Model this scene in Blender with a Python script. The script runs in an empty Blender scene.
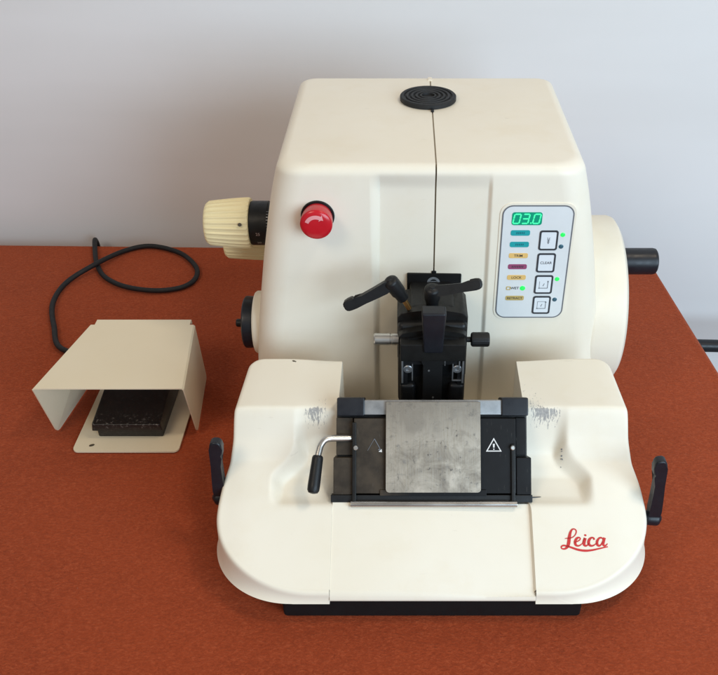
import bpy, bmesh, math, random
import numpy as np
from mathutils import Vector, Matrix, noise
random.seed(7)
sc = bpy.context.scene
col = sc.collection
R = math.radians

# ------------------------------------------------------------------ materials
def s2l(c):
    return tuple(((v/255.0)/12.92 if v/255.0 <= .04045 else ((v/255.0+.055)/1.055)**2.4) for v in c)

class NT:
    def __init__(s, name):
        s.m = bpy.data.materials.new(name); s.m.use_nodes = True
        s.t = s.m.node_tree; s.n = s.t.nodes; s.b = s.n['Principled BSDF']
    def add(s, typ, **kw):
        n = s.n.new(typ)
        for k, v in kw.items():
            if k in n.inputs: n.inputs[k].default_value = v
            else: setattr(n, k, v)
        return n
    def link(s, a, b): s.t.links.new(a, b)
    def coord(s): return s.add('ShaderNodeTexCoord').outputs['Object']
    def noise(s, scale, detail=4, rough=.55, vec=None, dist=0):
        n = s.add('ShaderNodeTexNoise', Scale=scale, Detail=detail, Roughness=rough, Distortion=dist)
        s.link(vec if vec else s.coord(), n.inputs['Vector']); return n.outputs['Fac']
    def ramp(s, fac, stops):
        n = s.add('ShaderNodeValToRGB'); e = n.color_ramp.elements
        while len(e) < len(stops): e.new(.5)
        for k, (p, c) in enumerate(stops):
            e[k].position = p; e[k].color = (*c, 1) if len(c) == 3 else c
        s.link(fac, n.inputs['Fac']); return n.outputs['Color']
    def maprange(s, v, a, b, c=0, d=1):
        n = s.add('ShaderNodeMapRange'); s.link(v, n.inputs[0])
        for i, x in zip((1, 2, 3, 4), (a, b, c, d)): n.inputs[i].default_value = x
        return n.outputs[0]
    def math(s, op, a, b=None):
        n = s.add('ShaderNodeMath', operation=op)
        for i, x in enumerate((a, b)):
            if x is None: continue
            if isinstance(x, (int, float)): n.inputs[i].default_value = x
            else: s.link(x, n.inputs[i])
        return n.outputs[0]
    def mix(s, f, a, b):
        n = s.add('ShaderNodeMix', data_type='RGBA')
        if isinstance(f, (int, float)): n.inputs[0].default_value = f
        else: s.link(f, n.inputs[0])
        for i, x in ((6, a), (7, b)):
            if isinstance(x, tuple): n.inputs[i].default_value = (*x, 1) if len(x) == 3 else x
            else: s.link(x, n.inputs[i])
        return n.outputs[2]
    def bump(s, h, strength, dist=.001):
        n = s.add('ShaderNodeBump', Strength=strength, Distance=dist)
        s.link(h, n.inputs['Height']); s.link(n.outputs[0], s.b.inputs['Normal'])
    def set(s, **kw):
        for k, v in kw.items():
            k = k.replace('_', ' ')
            i = s.b.inputs[k]
            if isinstance(v, bpy.types.NodeSocket): s.link(v, i)
            elif isinstance(v, tuple): i.default_value = (*v, 1) if len(v) == 3 else v
            else: i.default_value = v

def simple(name, colr, rough=.5, metal=0, var=.12, scale=60, bump=.0, bscale=900, **kw):
    t = NT(name)
    f = t.noise(scale, 5)
    lo = tuple(c*(1-var) for c in colr); hi = tuple(min(1, c*(1+var)) for c in colr)
    t.set(Base_Color=t.ramp(f, [(.3, lo), (.7, hi)]), Metallic=metal)
    f2 = t.noise(scale*2.3, 4)
    t.set(Roughness=t.maprange(f2, .3, .7, max(0, rough-.07), min(1, rough+.07)))
    if bump: t.bump(t.noise(bscale, 3), bump, .0006)
    t.set(**kw)
    return t.m

CREAM = s2l((240, 233, 218))
M = {}
def cream(name, base=CREAM, worn=False):
    t = NT(name)
    co = t.coord()
    big = t.noise(7, 4, .6, co)
    mid = t.noise(45, 6, .65, co)
    c = t.ramp(big, [(.3, tuple(v*k for v, k in zip(base, (.97, .955, .92)))), (.72, base)])
    # faint grime in small specks
    speck = t.maprange(t.noise(230, 4, .6, co), .70, .76)
    c = t.mix(t.math('MULTIPLY', speck, t.maprange(mid, .5, .68, 0, .22)), c, (.33, .27, .18))
    sm = t.add('ShaderNodeMapping'); t.link(co, sm.inputs[0]); sm.inputs['Scale'].default_value = (.35, 1.2, 2.2); sm.inputs['Rotation'].default_value = (.3, .5, .8)
    scuff = t.maprange(t.noise(120, 3, .5, sm.outputs[0], .4), .69, .74)
    c = t.mix(t.math('MULTIPLY', scuff, t.maprange(t.noise(11, 3, .5, co), .5, .7, 0, .16)), c, (.36, .30, .22))
    c = t.mix(t.maprange(t.noise(18, 5, .65, co), .52, .75, 0, .16), c, s2l((222, 203, 165)))
    if worn:
        sep = t.add('ShaderNodeSeparateXYZ'); t.link(co, sep.inputs[0])
        # paint rubbed off to grey primer just under the crease, on the inner corner of each shoulder
        ax = t.math('ABSOLUTE', sep.outputs[0])
        side = t.maprange(sep.outputs[0], -.01, .01)            # the right shoulder is rubbed over a wider patch
        dx = t.math('ABSOLUTE', t.math('SUBTRACT', ax, t.maprange(side, 0, 1, .1185, .1160)))
        dx = t.math('MULTIPLY', dx, t.maprange(side, 0, 1, 1.25, .80))
        m1 = t.maprange(dx, .003, .0175, 1, 0)
        z = sep.outputs[2]
        m2 = t.math('MULTIPLY', t.maprange(z, .126, .1500, 0, 1), t.maprange(z, .1508, .1528, 1, 0))
        mp = t.add('ShaderNodeMapping'); t.link(co, mp.inputs[0]); mp.inputs['Scale'].default_value = (2.6, .8, .45)
        n1 = t.noise(210, 6, .75, mp.outputs[0], .5)
        m12 = t.math('MULTIPLY', m1, m2)
        msk = t.math('ADD', m12, t.maprange(n1, .3, .7, -.80, .72))
        msk = t.math('MULTIPLY', t.maprange(msk, .46, .66), t.maprange(m12, .03, .12))
        tone = t.ramp(t.noise(600, 4, .6, co), [(.3, (.13, .13, .145)), (.7, (.34, .34, .35))])
        c = t.mix(t.math('MULTIPLY', msk, .80), c, tone)
    t.set(Base_Color=c, Specular_IOR_Level=.45)
    t.set(Roughness=t.maprange(mid, .3, .7, .40, .54))
    t.bump(t.noise(1500, 2, .5, co), .12, .0004)
    return t.m
M['cream'] = cream('cream_paint')
M['cream_worn'] = cream('cream_paint_worn', CREAM, True)
M['cream_yellow'] = cream('aged_cream_plastic', s2l((238, 224, 180)))
M['pedal_paint'] = cream('beige_sheet_paint', s2l((228, 214, 187)))
M['black'] = simple('black_plastic', (.0075, .0078, .0088), .46, bump=.15, Specular_IOR_Level=.36)
M['black_matte'] = simple('black_matte', (.0055, .0055, .0060), .7, Specular_IOR_Level=.25)
M['anod'] = simple('black_anodised', (.0090, .0086, .0082), .46, .1, .3, 80, .1, Specular_IOR_Level=.34)
M['navy'] = simple('blue_black_plastic', (.0085, .0100, .0150), .40, bump=.1, Specular_IOR_Level=.4)
M['rubber'] = simple('black_rubber', (.014, .0145, .016), .62, bump=.3, Specular_IOR_Level=.35)
M['steel'] = simple('polished_steel', (.58, .56, .53), .30, .95, .06, 12)
M['seam'] = simple('seam_filler', (.30, .245, .17), .6)
M['brass'] = simple('brass', (.55, .33, .12), .35, 1)
M['dull'] = simple('dull_zinc', (.42, .43, .45), .42, .9, .2)
M['white_ink'] = simple('white_ink', (.75, .75, .74), .5, var=.04)
M['ink'] = simple('dark_ink', (.03, .035, .045), .5)
M['grey_ink'] = simple('grey_ink', (.14, .15, .17), .5)
M['chip'] = simple('chip_dark', (.07, .055, .035), .6)
M['logo'] = simple('red_logo_ink', s2l((200, 42, 44)), .45, var=.08)
M['panel'] = simple('membrane_panel', s2l((222, 226, 228)), .38, var=.02)
M['btn'] = simple('button_membrane', s2l((226, 232, 238)), .35, var=.02)
M['teal'] = simple('teal_label', s2l((22, 160, 165)), .4, var=.06)
M['teal_dark'] = simple('teal_dark', s2l((10, 105, 118)), .4)
M['tan'] = simple('tan_label', s2l((232, 192, 118)), .4, var=.06)
M['tan_dark'] = simple('tan_dark_label', s2l((196, 172, 108)), .4, var=.06)
M['plum'] = simple('plum_label', s2l((150, 72, 110)), .4, var=.06)
M['seg_back'] = simple('display_window', s2l((0, 128, 104)), .2, var=.02, Emission_Color=s2l((0, 150, 115)), Emission_Strength=.35)
M['seg'] = simple('lit_green_segment', s2l((60, 240, 150)), .4, var=.02, Emission_Color=s2l((70, 255, 165)), Emission_Strength=.75)
M['led_on'] = simple('lit_green_lamp', s2l((40, 220, 90)), .3, var=.02, Emission_Color=s2l((30, 240, 90)), Emission_Strength=.55)
M['led_off'] = simple('unlit_lamp', s2l((52, 92, 110)), .3, var=.02)
M['mark_pink'] = simple('pale_pink_ink', s2l((226, 150, 154)), .4, var=.03)

def red_plastic():
    t = NT('red_plastic')
    t.set(Base_Color=t.ramp(t.noise(60, 4), [(.3, s2l((186, 20, 34))), (.7, s2l((200, 28, 42)))]), Roughness=.24)
    return t.m
M['red'] = red_plastic()

def plate_steel():
    t = NT('stained_steel_plate'); co = t.coord()
    a = t.noise(42, 7, .68, co, .6)
    b = t.noise(130, 6, .7, co)
    c = t.ramp(a, [(.32, (.20, .168, .132)), (.5, (.40, .345, .275)), (.66, (.62, .54, .44))])
    sp = t.maprange(b, .56, .66)
    c = t.mix(t.math('MULTIPLY', sp, .6), c, (.17, .155, .14))
    sp2 = t.math('MULTIPLY', t.maprange(t.noise(260, 3, .5, co), .66, .70), t.maprange(a, .55, .42))
    c = t.mix(t.math('MULTIPLY', sp2, .8), c, (.06, .052, .045))
    st = t.add('ShaderNodeMapping'); t.link(co, st.inputs[0]); st.inputs['Scale'].default_value = (3, .12, .12)
    fine = t.noise(420, 3, .6, st.outputs[0])
    c = t.mix(t.maprange(fine, .35, .65, 0, .18), c, (.66, .63, .58))
    sep = t.add('ShaderNodeSeparateXYZ'); t.link(co, sep.inputs[0])
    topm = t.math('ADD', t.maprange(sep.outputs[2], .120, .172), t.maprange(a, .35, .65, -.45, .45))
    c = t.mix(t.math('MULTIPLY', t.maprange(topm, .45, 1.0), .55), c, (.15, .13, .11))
    t.set(Base_Color=c, Metallic=.78, Roughness=t.maprange(a, .3, .7, .52, .36))
    t.bump(t.math('ADD', fine, b), .10, .0003)
    return t.m
M['plate'] = plate_steel()

def strip_steel():
    t = NT('clamp_strip_steel'); co = t.coord()
    a = t.noise(70, 6, .6, co)
    t.set(Base_Color=t.ramp(a, [(.3, (.36, .37, .38)), (.7, (.56, .57, .58))]), Metallic=.9, Roughness=.34)
    return t.m
M['strip'] = strip_steel()

def dirty_black():
    t = NT('dusty_black_metal'); co = t.coord()
    sep = t.add('ShaderNodeSeparateXYZ'); t.link(co, sep.inputs[0])
    left = t.maprange(sep.outputs[0], -.02, -.05)
    a = t.maprange(t.noise(60, 6, .65, co), .35, .65)
    dust = t.math('MULTIPLY', left, t.math('ADD', t.math('MULTIPLY', a, .5), .5))
    scr = t.add('ShaderNodeMapping'); t.link(co, scr.inputs[0]); scr.inputs['Scale'].default_value = (2.5, .35, .35)
    s = t.maprange(t.noise(260, 3, .5, scr.outputs[0]), .66, .72)
    c = t.mix(dust, (.0085, .0085, .0095), (.062, .047, .033))
    c = t.mix(t.math('MULTIPLY', s, .22), c, (.12, .11, .10))
    t.set(Base_Color=c, Roughness=t.maprange(a, 0, 1, .42, .58), Metallic=.0, Specular_IOR_Level=.20)
    return t.m
M['dusty'] = dirty_black()

def pedal_black():
    t = NT('pedal_black_plastic'); co = t.coord()
    a = t.noise(260, 7, .75, co)
    sep = t.add('ShaderNodeSeparateXYZ'); t.link(co, sep.inputs[0])
    front = t.math('MULTIPLY', t.maprange(sep.outputs[1], -.040, -.062, 0, 1), t.maprange(sep.outputs[2], .020, .027))
    lint = t.math('MULTIPLY', t.maprange(a, .55, .63), t.math('ADD', t.math('MULTIPLY', front, .6), .05))
    c = t.mix(lint, (.011, .010, .010), (.33, .29, .26))
    t.set(Base_Color=c, Roughness=.34)
    t.bump(a, .3, .0006)
    return t.m
M['pedal_black'] = pedal_black()

def fleece():
    t = NT('rust_fleece'); co = t.coord()
    big = t.noise(5, 4, .6, co)
    mid = t.noise(90, 5, .65, co, .8)
    st = t.add('ShaderNodeMapping'); t.link(co, st.inputs[0]); st.inputs['Scale'].default_value = (.75, 1.35, 1)
    fine = t.noise(340, 6, .74, st.outputs[0], .5)
    c = t.ramp(fine, [(.25, s2l((112, 42, 21))), (.52, s2l((160, 67, 36))), (.80, s2l((198, 104, 68)))])
    c = t.mix(t.maprange(mid, .35, .7, 0, .35), c, s2l((138, 54, 27)))
    c = t.mix(t.maprange(big, .35, .65, 0, .30), c, s2l((176, 74, 36)))
    lint = t.maprange(t.noise(520, 2, .4, co), .80, .83)
    c = t.mix(t.math('MULTIPLY', lint, .35), c, (.55, .40, .32))
    t.set(Base_Color=c, Roughness=.95, Specular_IOR_Level=.1, Sheen_Weight=.22, Sheen_Roughness=.5, Sheen_Tint=(.9, .5, .35))
    h = t.math('ADD', t.math('MULTIPLY', mid, .8), fine)
    t.bump(h, .75, .0024)
    return t.m
M['fleece'] = fleece()

def wallmat():
    t = NT('white_wall_paint'); co = t.coord()
    a = t.noise(2.0, 4, .6, co)
    st = t.add('ShaderNodeMapping'); t.link(co, st.inputs[0]); st.inputs['Scale'].default_value = (.25, 1, 2.2)
    b = t.noise(3.0, 3, .5, st.outputs[0])
    c = t.ramp(a, [(.3, s2l((226, 226, 227))), (.7, s2l((232, 232, 234)))])
    c = t.mix(t.maprange(b, .4, .65, 0, .5), c, s2l((219, 218, 218)))
    t.set(Base_Color=c, Roughness=.8)
    t.bump(t.noise(300, 4, .6, co), .05, .001)
    return t.m
M['wall'] = wallmat()
M['floor'] = simple('grey_floor', s2l((150, 146, 140)), .6)

# ------------------------------------------------------------------ object helpers
def thing(name, label, cat, loc, group=None):
    o = bpy.data.objects.new(name, None); col.objects.link(o)
    o.location = loc; o.empty_display_size = .02
    o['label'] = label; o['category'] = cat
    if group: o['group'] = group
    return o
WORLD = {}
def worldloc(o):
    p = Vector((0, 0, 0))
    while o is not None: p += o.location; o = o.parent
    return p
def finish(name, bm, mat, parent=None, label=None, angle=35, smooth=True):
    """bm holds world coordinates; the object keeps them relative to its thing."""
    bmesh.ops.recalc_face_normals(bm, faces=bm.faces)
    me = bpy.data.meshes.new(name); bm.to_mesh(me); bm.free()
    if parent is not None: me.transform(Matrix.Translation(-worldloc(parent)))
    mats = mat if isinstance(mat, (list, tuple)) else [mat]
    for m in mats: me.materials.append(M[m] if isinstance(m, str) else m)
    if smooth:
        me.shade_smooth(); me.set_sharp_from_angle(angle=R(angle))
    o = bpy.data.objects.new(name, me); col.objects.link(o)
    if smooth and len(me.polygons) < 1500:
        wn = o.modifiers.new('normals', 'WEIGHTED_NORMAL'); wn.keep_sharp = True
    if parent is not None: o.parent = parent
    if label: o['label'] = label
    return o
def struct(o): o['kind'] = 'structure'; return o

def add_box(bm, lo, hi, bev=0, seg=2, mtx=None):
    lo, hi = Vector(lo), Vector(hi)
    r = bmesh.ops.create_cube(bm, size=1)
    vs = r['verts']; c = (lo+hi)/2; d = hi-lo
    for v in vs: v.co = Vector((c.x+v.co.x*d.x, c.y+v.co.y*d.y, c.z+v.co.z*d.z))
    if bev:
        es = list({e for v in vs for e in v.link_edges})
        r = bmesh.ops.bevel(bm, geom=vs+es, offset=bev, segments=seg, profile=.5, affect='EDGES', clamp_overlap=True)
        vs = list({v for f in r['faces'] for v in f.verts} | {v for v in vs if v.is_valid})
        # gather the whole island
        seen = set(vs); st = list(vs)
        while st:
            v = st.pop()
            for e in v.link_edges:
                w = e.other_vert(v)
                if w not in seen: seen.add(w); st.append(w)
        vs = list(seen)
    if mtx is not None:
        for v in vs: v.co = mtx @ v.co
    return vs

def basis(axis):
    a = Vector(axis).normalized()
    u = a.orthogonal().normalized() if abs(a.z) > .95 else a.cross(Vector((0, 0, 1))).normalized()
    return a, u, a.cross(u).normalized()

def add_lathe(bm, base, axis, prof, n=48, mod=None, closed=True):
    """prof: list of (distance along axis, radius); mod(angle, i) scales radius."""
    a, u, w = basis(axis); base = Vector(base); rings = []
    for i, (h, r) in enumerate(prof):
        ring = []
        for k in range(n):
            t = 2*math.pi*k/n; rr = r*(mod(t, i) if mod else 1)
            ring.append(bm.verts.new(base+a*h+u*(rr*math.cos(t))+w*(rr*math.sin(t))))
        rings.append(ring)
    for i in range(len(rings)-1):
        for k in range(n):
            bm.faces.new((rings[i][k], rings[i][(k+1) % n], rings[i+1][(k+1) % n], rings[i+1][k]))
    if closed:
        bm.faces.new(rings[0][::-1]); bm.faces.new(rings[-1])
def add_cyl(bm, p0, p1, r, bev=0, n=32, r1=None):
    p0, p1 = Vector(p0), Vector(p1); L = (p1-p0).length; r1 = r if r1 is None else r1
    if bev:
        prof = [(0, r-bev), (bev*.3, r-bev*.3), (bev, r), (L-bev, r1), (L-bev*.3, r1-bev*.3), (L, r1-bev)]
    else: prof = [(0, r), (L, r1)]
    add_lathe(bm, p0, p1-p0, prof, n)

def catmull(pts, n=10):
    pts = [Vector(p) for p in pts]; out = []
    P = [pts[0]*2-pts[1]]+pts+[pts[-1]*2-pts[-2]]
    for i in range(1, len(P)-2):
        for k in range(n):
            t = k/n; a, b, c, d = P[i-1:i+3]
            out.append(.5*((2*b)+(c-a)*t+(2*a-5*b+4*c-d)*t*t+(3*b-a-3*c+d)*t**3))
    out.append(pts[-1]); return out
def add_tube(bm, path, rad, n=12, flat=1.0, ref=None, cap=True):
    path = [Vector(p) for p in path]; N = len(path)
    rads = rad if isinstance(rad, (list, tuple)) else [rad]*N
    t0 = (path[1]-path[0]).normalized()
    u = (Vector(ref) if ref else t0.orthogonal()); u = (u-t0*u.dot(t0)).normalized()
    rings = []
    for i, p in enumerate(path):
        t = (path[min(i+1, N-1)]-path[max(i-1, 0)]).normalized()
        u = (u-t*u.dot(t)).normalized(); w = t.cross(u)
        rings.append([bm.verts.new(p+(u*math.cos(2*math.pi*k/n)*flat+w*math.sin(2*math.pi*k/n))*rads[i]) for k in range(n)])
    for i in range(N-1):
        for k in range(n):
            bm.faces.new((rings[i][k], rings[i][(k+1) % n], rings[i+1][(k+1) % n], rings[i+1][k]))
    if cap: bm.faces.new(rings[0][::-1]); bm.faces.new(rings[-1])

def rrect(w, h, r, n=6):
    """rounded rectangle outline centred on 0, list of (x, y)."""
    o = []
    for cx, cy, a0 in ((w/2-r, h/2-r, 0), (-w/2+r, h/2-r, 90), (-w/2+r, -h/2+r, 180), (w/2-r, -h/2+r, 270)):
        for k in range(n+1):
            a = R(a0+90*k/n); o.append((cx+r*math.cos(a), cy+r*math.sin(a)))
    return o
def add_prism(bm, outline, mtx, z0, z1, bev=0):
    """outline in local xy, extruded along local z, placed by mtx."""
    a = [bm.verts.new(mtx @ Vector((x, y, z0))) for x, y in outline]
    b = [bm.verts.new(mtx @ Vector((x, y, z1))) for x, y in outline]
    n = len(a)
    for k in range(n): bm.faces.new((a[k], a[(k+1) % n], b[(k+1) % n], b[k]))
    bm.faces.new(a[::-1]); f = bm.faces.new(b)
    if bev:
        es = list(f.edges)
        bmesh.ops.bevel(bm, geom=es, offset=bev, segments=2, profile=.5, affect='EDGES', clamp_overlap=True)
def add_ring(bm, outer, inner, mtx, z0, z1):
    n = len(outer)
    L = [[bm.verts.new(mtx @ Vector((x, y, z))) for x, y in o] for o in (outer, inner) for z in (z0, z1)]
    o0, o1, i0, i1 = L
    for k in range(n):
        j = (k+1) % n
        bm.faces.new((o0[k], o0[j], o1[j], o1[k])); bm.faces.new((i0[j], i0[k], i1[k], i1[j]))
        bm.faces.new((o1[k], o1[j], i1[j], i1[k])); bm.faces.new((o0[j], o0[k], i0[k], i0[j]))
def frame(o, x, y, z):
    m = Matrix.Identity(4)
    for i, v in enumerate((x, y, z)):
        for r in range(3): m[r][i] = v[r]
    for r in range(3): m[r][3] = o[r]
    return m
def text_bm(bm, body, size, mtx, z0=0, z1=.00015, bold=0, align='CENTER', shear=0):
    cu = bpy.data.curves.new('lettering', 'FONT'); cu.body = body; cu.size = size
    cu.align_x = align; cu.align_y = 'CENTER'; cu.offset = bold; cu.shear = shear
    ob = bpy.data.objects.new('lettering', cu); col.objects.link(ob)
    dg = bpy.context.evaluated_depsgraph_get(); dg.update()
    me = bpy.data.meshes.new_from_object(ob.evaluated_get(dg))
    k = len(bm.verts); bm.from_mesh(me); bm.verts.ensure_lookup_table()
    for v in bm.verts[k:]: v.co = mtx @ Vector((v.co.x, v.co.y, z1))
    bpy.data.objects.remove(ob); bpy.data.curves.remove(cu); bpy.data.meshes.remove(me)

def smooth_interp(xs, ys, x, s):
    """piecewise linear through the points, softened over a width s."""
    k = np.linspace(-2.2, 2.2, 15); w = np.exp(-k*k/2)
    w /= w.sum(); x = np.asarray(x, float)
    return sum(wi*np.interp(x+ki*s, xs, ys) for ki, wi in zip(k, w))

# ------------------------------------------------------------------ setting
TX, TY0, TY1 = .427, .20, 1.286            # cloth: right edge, front edge, far edge
def make_cloth():
    bm = bmesh.new()
    xs = list(np.linspace(-1.35, TX-.012, 130)); ys = list(np.linspace(TY0, TY1-.012, 110))
    r = .012
    def far(x): return -.022*(x+.7)/1.1   # far edge runs slightly askew
    cols = [(x, 0) for x in xs]+[(TX-r+r*math.sin(a), -r+r*math.cos(a)) for a in np.linspace(.3, math.pi/2, 5)]+[(TX+.001*k, -r-.04*k) for k in range(1, 9)]
    rows = [(y, 0) for y in ys]+[(TY1-r+r*math.sin(a), -r+r*math.cos(a)) for a in np.linspace(.3, math.pi/2, 5)]+[(TY1+.001*k, -r-.04*k) for k in range(1, 9)]
    g = []
    for y, zy in rows:
        line = []
        for x, zx in cols:
            f = max(0, (y-.6)/.66)
            p = Vector((x+(1.05-y)*.0775*max(0, (x+.3)/.72) if x > -.3 else x, y+far(x)*f, min(zx, zy)))
            d = noise.noise(Vector((x*5, y*5, 0)))*.0011+noise.noise(Vector((x*17, y*17, 3)))*.0004
            near = min(1, max(0, (abs(x-.02)-.22)/.1))      # lies flat under the machine's weight
            if zx == 0 and zy == 0: p.z += d*(.25+.75*near)-.0012
            elif zx < -.02: p.x += noise.noise(Vector((0, y*9, zx*4)))*.006*min(1, -zx*6)
            line.append(bm.verts.new(p))
        g.append(line)
    for i in range(len(g)-1):
        for j in range(len(g[0])-1):
            bm.faces.new((g[i][j], g[i][j+1], g[i+1][j+1], g[i+1][j]))
    o = finish('tablecloth', bm, 'fleece', None, angle=80)
    o['label'] = 'rust orange fleece cloth spread over the table under the machine'; o['category'] = 'tablecloth'
make_cloth()
bm = bmesh.new(); add_box(bm, (-3, 1.330, -.74), (3, 1.42, 2.2)); struct(finish('wall', bm, 'wall'))
bm = bmesh.new(); add_box(bm, (-3, -2.0, -.80), (3, 1.40, -.742)); struct(finish('floor', bm, 'floor'))

# black tube that shows past the right edge of the table
bm = bmesh.new()
add_cyl(bm, (.44, 1.205, -.158), (.86, 1.195, -.162), .0112, .001, 24)
add_cyl(bm, (.848, 1.196, -.158), (.848, 1.196, -.740), .0112, .001, 24)
o = finish('support_bar', bm, 'navy')
o['label'] = 'black round bar sticking out past the right edge of the cloth'; o['category'] = 'bar'

# ------------------------------------------------------------------ foot switch
ped = thing('foot_pedal', 'beige foot pedal with folded metal hood and black tread on the cloth', 'foot pedal', (-.345, .845, 0))
bm = bmesh.new()
add_prism(bm, rrect(.130, .150, .007), frame((-.342, .838, 0), (1, 0, 0), (0, 1, 0), (0, 0, 1)), .0005, .0028, .0004)
bp = finish('base_plate', bm, 'pedal_paint', ped)
bm = bmesh.new()
add_prism(bm, [(.0026*math.cos(a)*1.3, .0019*math.sin(a)) for a in np.linspace(0, 2*math.pi, 17)[:-1]], frame((-.3855, .7735, .003), (.9, .4, 0), (-.4, .9, 0), (0, 0, 1)), 0, .0003)
finish('screw_hole', bm, 'chip', bp)
bm = bmesh.new()
def add_frustum(bm, x0, x1, y0, y1, z0, z1f, z1b, bev, ins=0):
    vs = add_box(bm, (x0, y0, z0), (x1, y1, z1b), bev)
    for v in vs:
        k = (v.co.z-z0)/(z1b-z0)
        top = z1f+(z1b-z1f)*(v.co.y-y0)/(y1-y0)
        v.co.z = z0+(top-z0)*k
        v.co.x += ins*k*(1 if v.co.x < (x0+x1)/2 else -1)
add_frustum(bm, -.3815, -.3005, .789, .895, .003, .019, .022, .002)
finish('pedal_housing', bm, 'pedal_black', ped)
bm = bmesh.new()
add_frustum(bm, -.3860, -.2985, .784, .897, .0165, .0275, .043, .0022, .002)
finish('tread', bm, 'pedal_black', ped)
# hood: one bent sheet
def make_hood():
    bm = bmesh.new(); V = lambda *p: bm.verts.new(p)
    n = 14
    def side(sx):
        ft, fb, bb, bt = sx
        ft, fb, bb, bt = map(Vector, sx)
        poly = [ft]
        # rounded lower front tip
        e1 = (ft-fb).normalized(); e2 = (bb-fb).normalized()
        r = .009
        for k in range(6):
            t = k/5; a = fb+e1*r; c = fb+e2*r
            poly.append((1-t)**2*a+2*t*(1-t)*fb+t*t*c)
        r = .006; e3 = (bt-bb).normalized()
        for k in range(4):
            t = k/3; a = bb-e2*r; c = bb+e3*r
            poly.append((1-t)**2*a+2*t*(1-t)*bb+t*t*c)
        poly.append(bt)
        return poly
    L = side(((-.4372, .774, .0905), (-.4372, .798, .0025), (-.424, .908, .0025), (-.4090, .905, .0905)))
    Rr = side(((-.2590, .774, .0905), (-.2600, .798, .0025), (-.2700, .910, .0025), (-.2722, .905, .0905)))
    lv = [V(*p) for p in L]; rv = [V(*p) for p in Rr]
    bm.faces.new(lv); bm.faces.new(rv[::-1])
    # bends with a small radius, then the top sheet
    z = .0925; ins = .002
    tl = [V(-.4372+ins, .774, z), V(-.4090+ins, .905, z)]
    tr = [V(-.2590-ins, .774, z), V(-.2722-ins, .905, z)]
    bm.faces.new((lv[0], lv[-1], tl[1], tl[0])); bm.faces.new((rv[0], tr[0], tr[1], rv[-1]))
    nb = [V(-.4020, .905, z), V(-.2790, .905, z), V(-.2790, .9165, z), V(-.4020, .9165, z)]
    bm.faces.new((tl[0], tl[1], nb[0], nb[1], tr[1], tr[0]))
    bm.faces.new((nb[0], nb[3], nb[2], nb[1]))
    lip = [V(-.2790, .9178, .086), V(-.4020, .9178, .086)]
    bm.faces.new((nb[3], lip[1], lip[0], nb[2]))
    o = finish('hood', bm, 'pedal_paint', ped, smooth=False)
    m = o.modifiers.new('sheet', 'SOLIDIFY'); m.thickness = .0016; m.offset = -1
    return o
make_hood()
# cable, as a part of the pedal
def gp(u, v, z=.0035):
    a = R(35.6)-math.atan((337.5-v)/850); y = (.72-z)/math.tan(a); zc = y*math.cos(R(35.6))+(.72-z)*math.sin(R(35.6))
    return Vector(((u-405)*zc/850, y, z))
cab = [(-.3400, .895, .016), (-.352, .93, .010), (-.395, .955, .005)]
cab += [tuple(gp(u, v, z)) for u, v, z in ((64, 350, .0045), (54, 326, .0045), (53, 303, .0045), (66, 283, .0045), (93, 265.5, .0120), (124, 251, .0045), (151, 246, .0045), (180, 253, .0045),
        (196, 267, .0045), (195, 279, .0045), (181, 287.5, .0045), (155, 290.5, .0045), (125, 286.5, .0045), (105, 277, .0045), (97, 264, .0040), (95, 250, .0045))]
cab += [(-.538, 1.300, -.002), (-.540, 1.312, -.05), (-.540, 1.314, -.2)]
bm = bmesh.new(); add_tube(bm, catmull(cab, 12), .0040, 12)
finish('cable', bm, 'rubber', ped)

# ------------------------------------------------------------------ the machine
CX = .0268
mic = thing('microtome', 'large cream rotary microtome with lit control panel and knife holder', 'microtome', (CX, .80, 0))

# black base under everything
bm = bmesh.new()
add_box(bm, (CX-.148, .5265, 0), (CX+.148, 1.03, .034), .004)
finish('base', bm, 'black_matte', mic)

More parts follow.
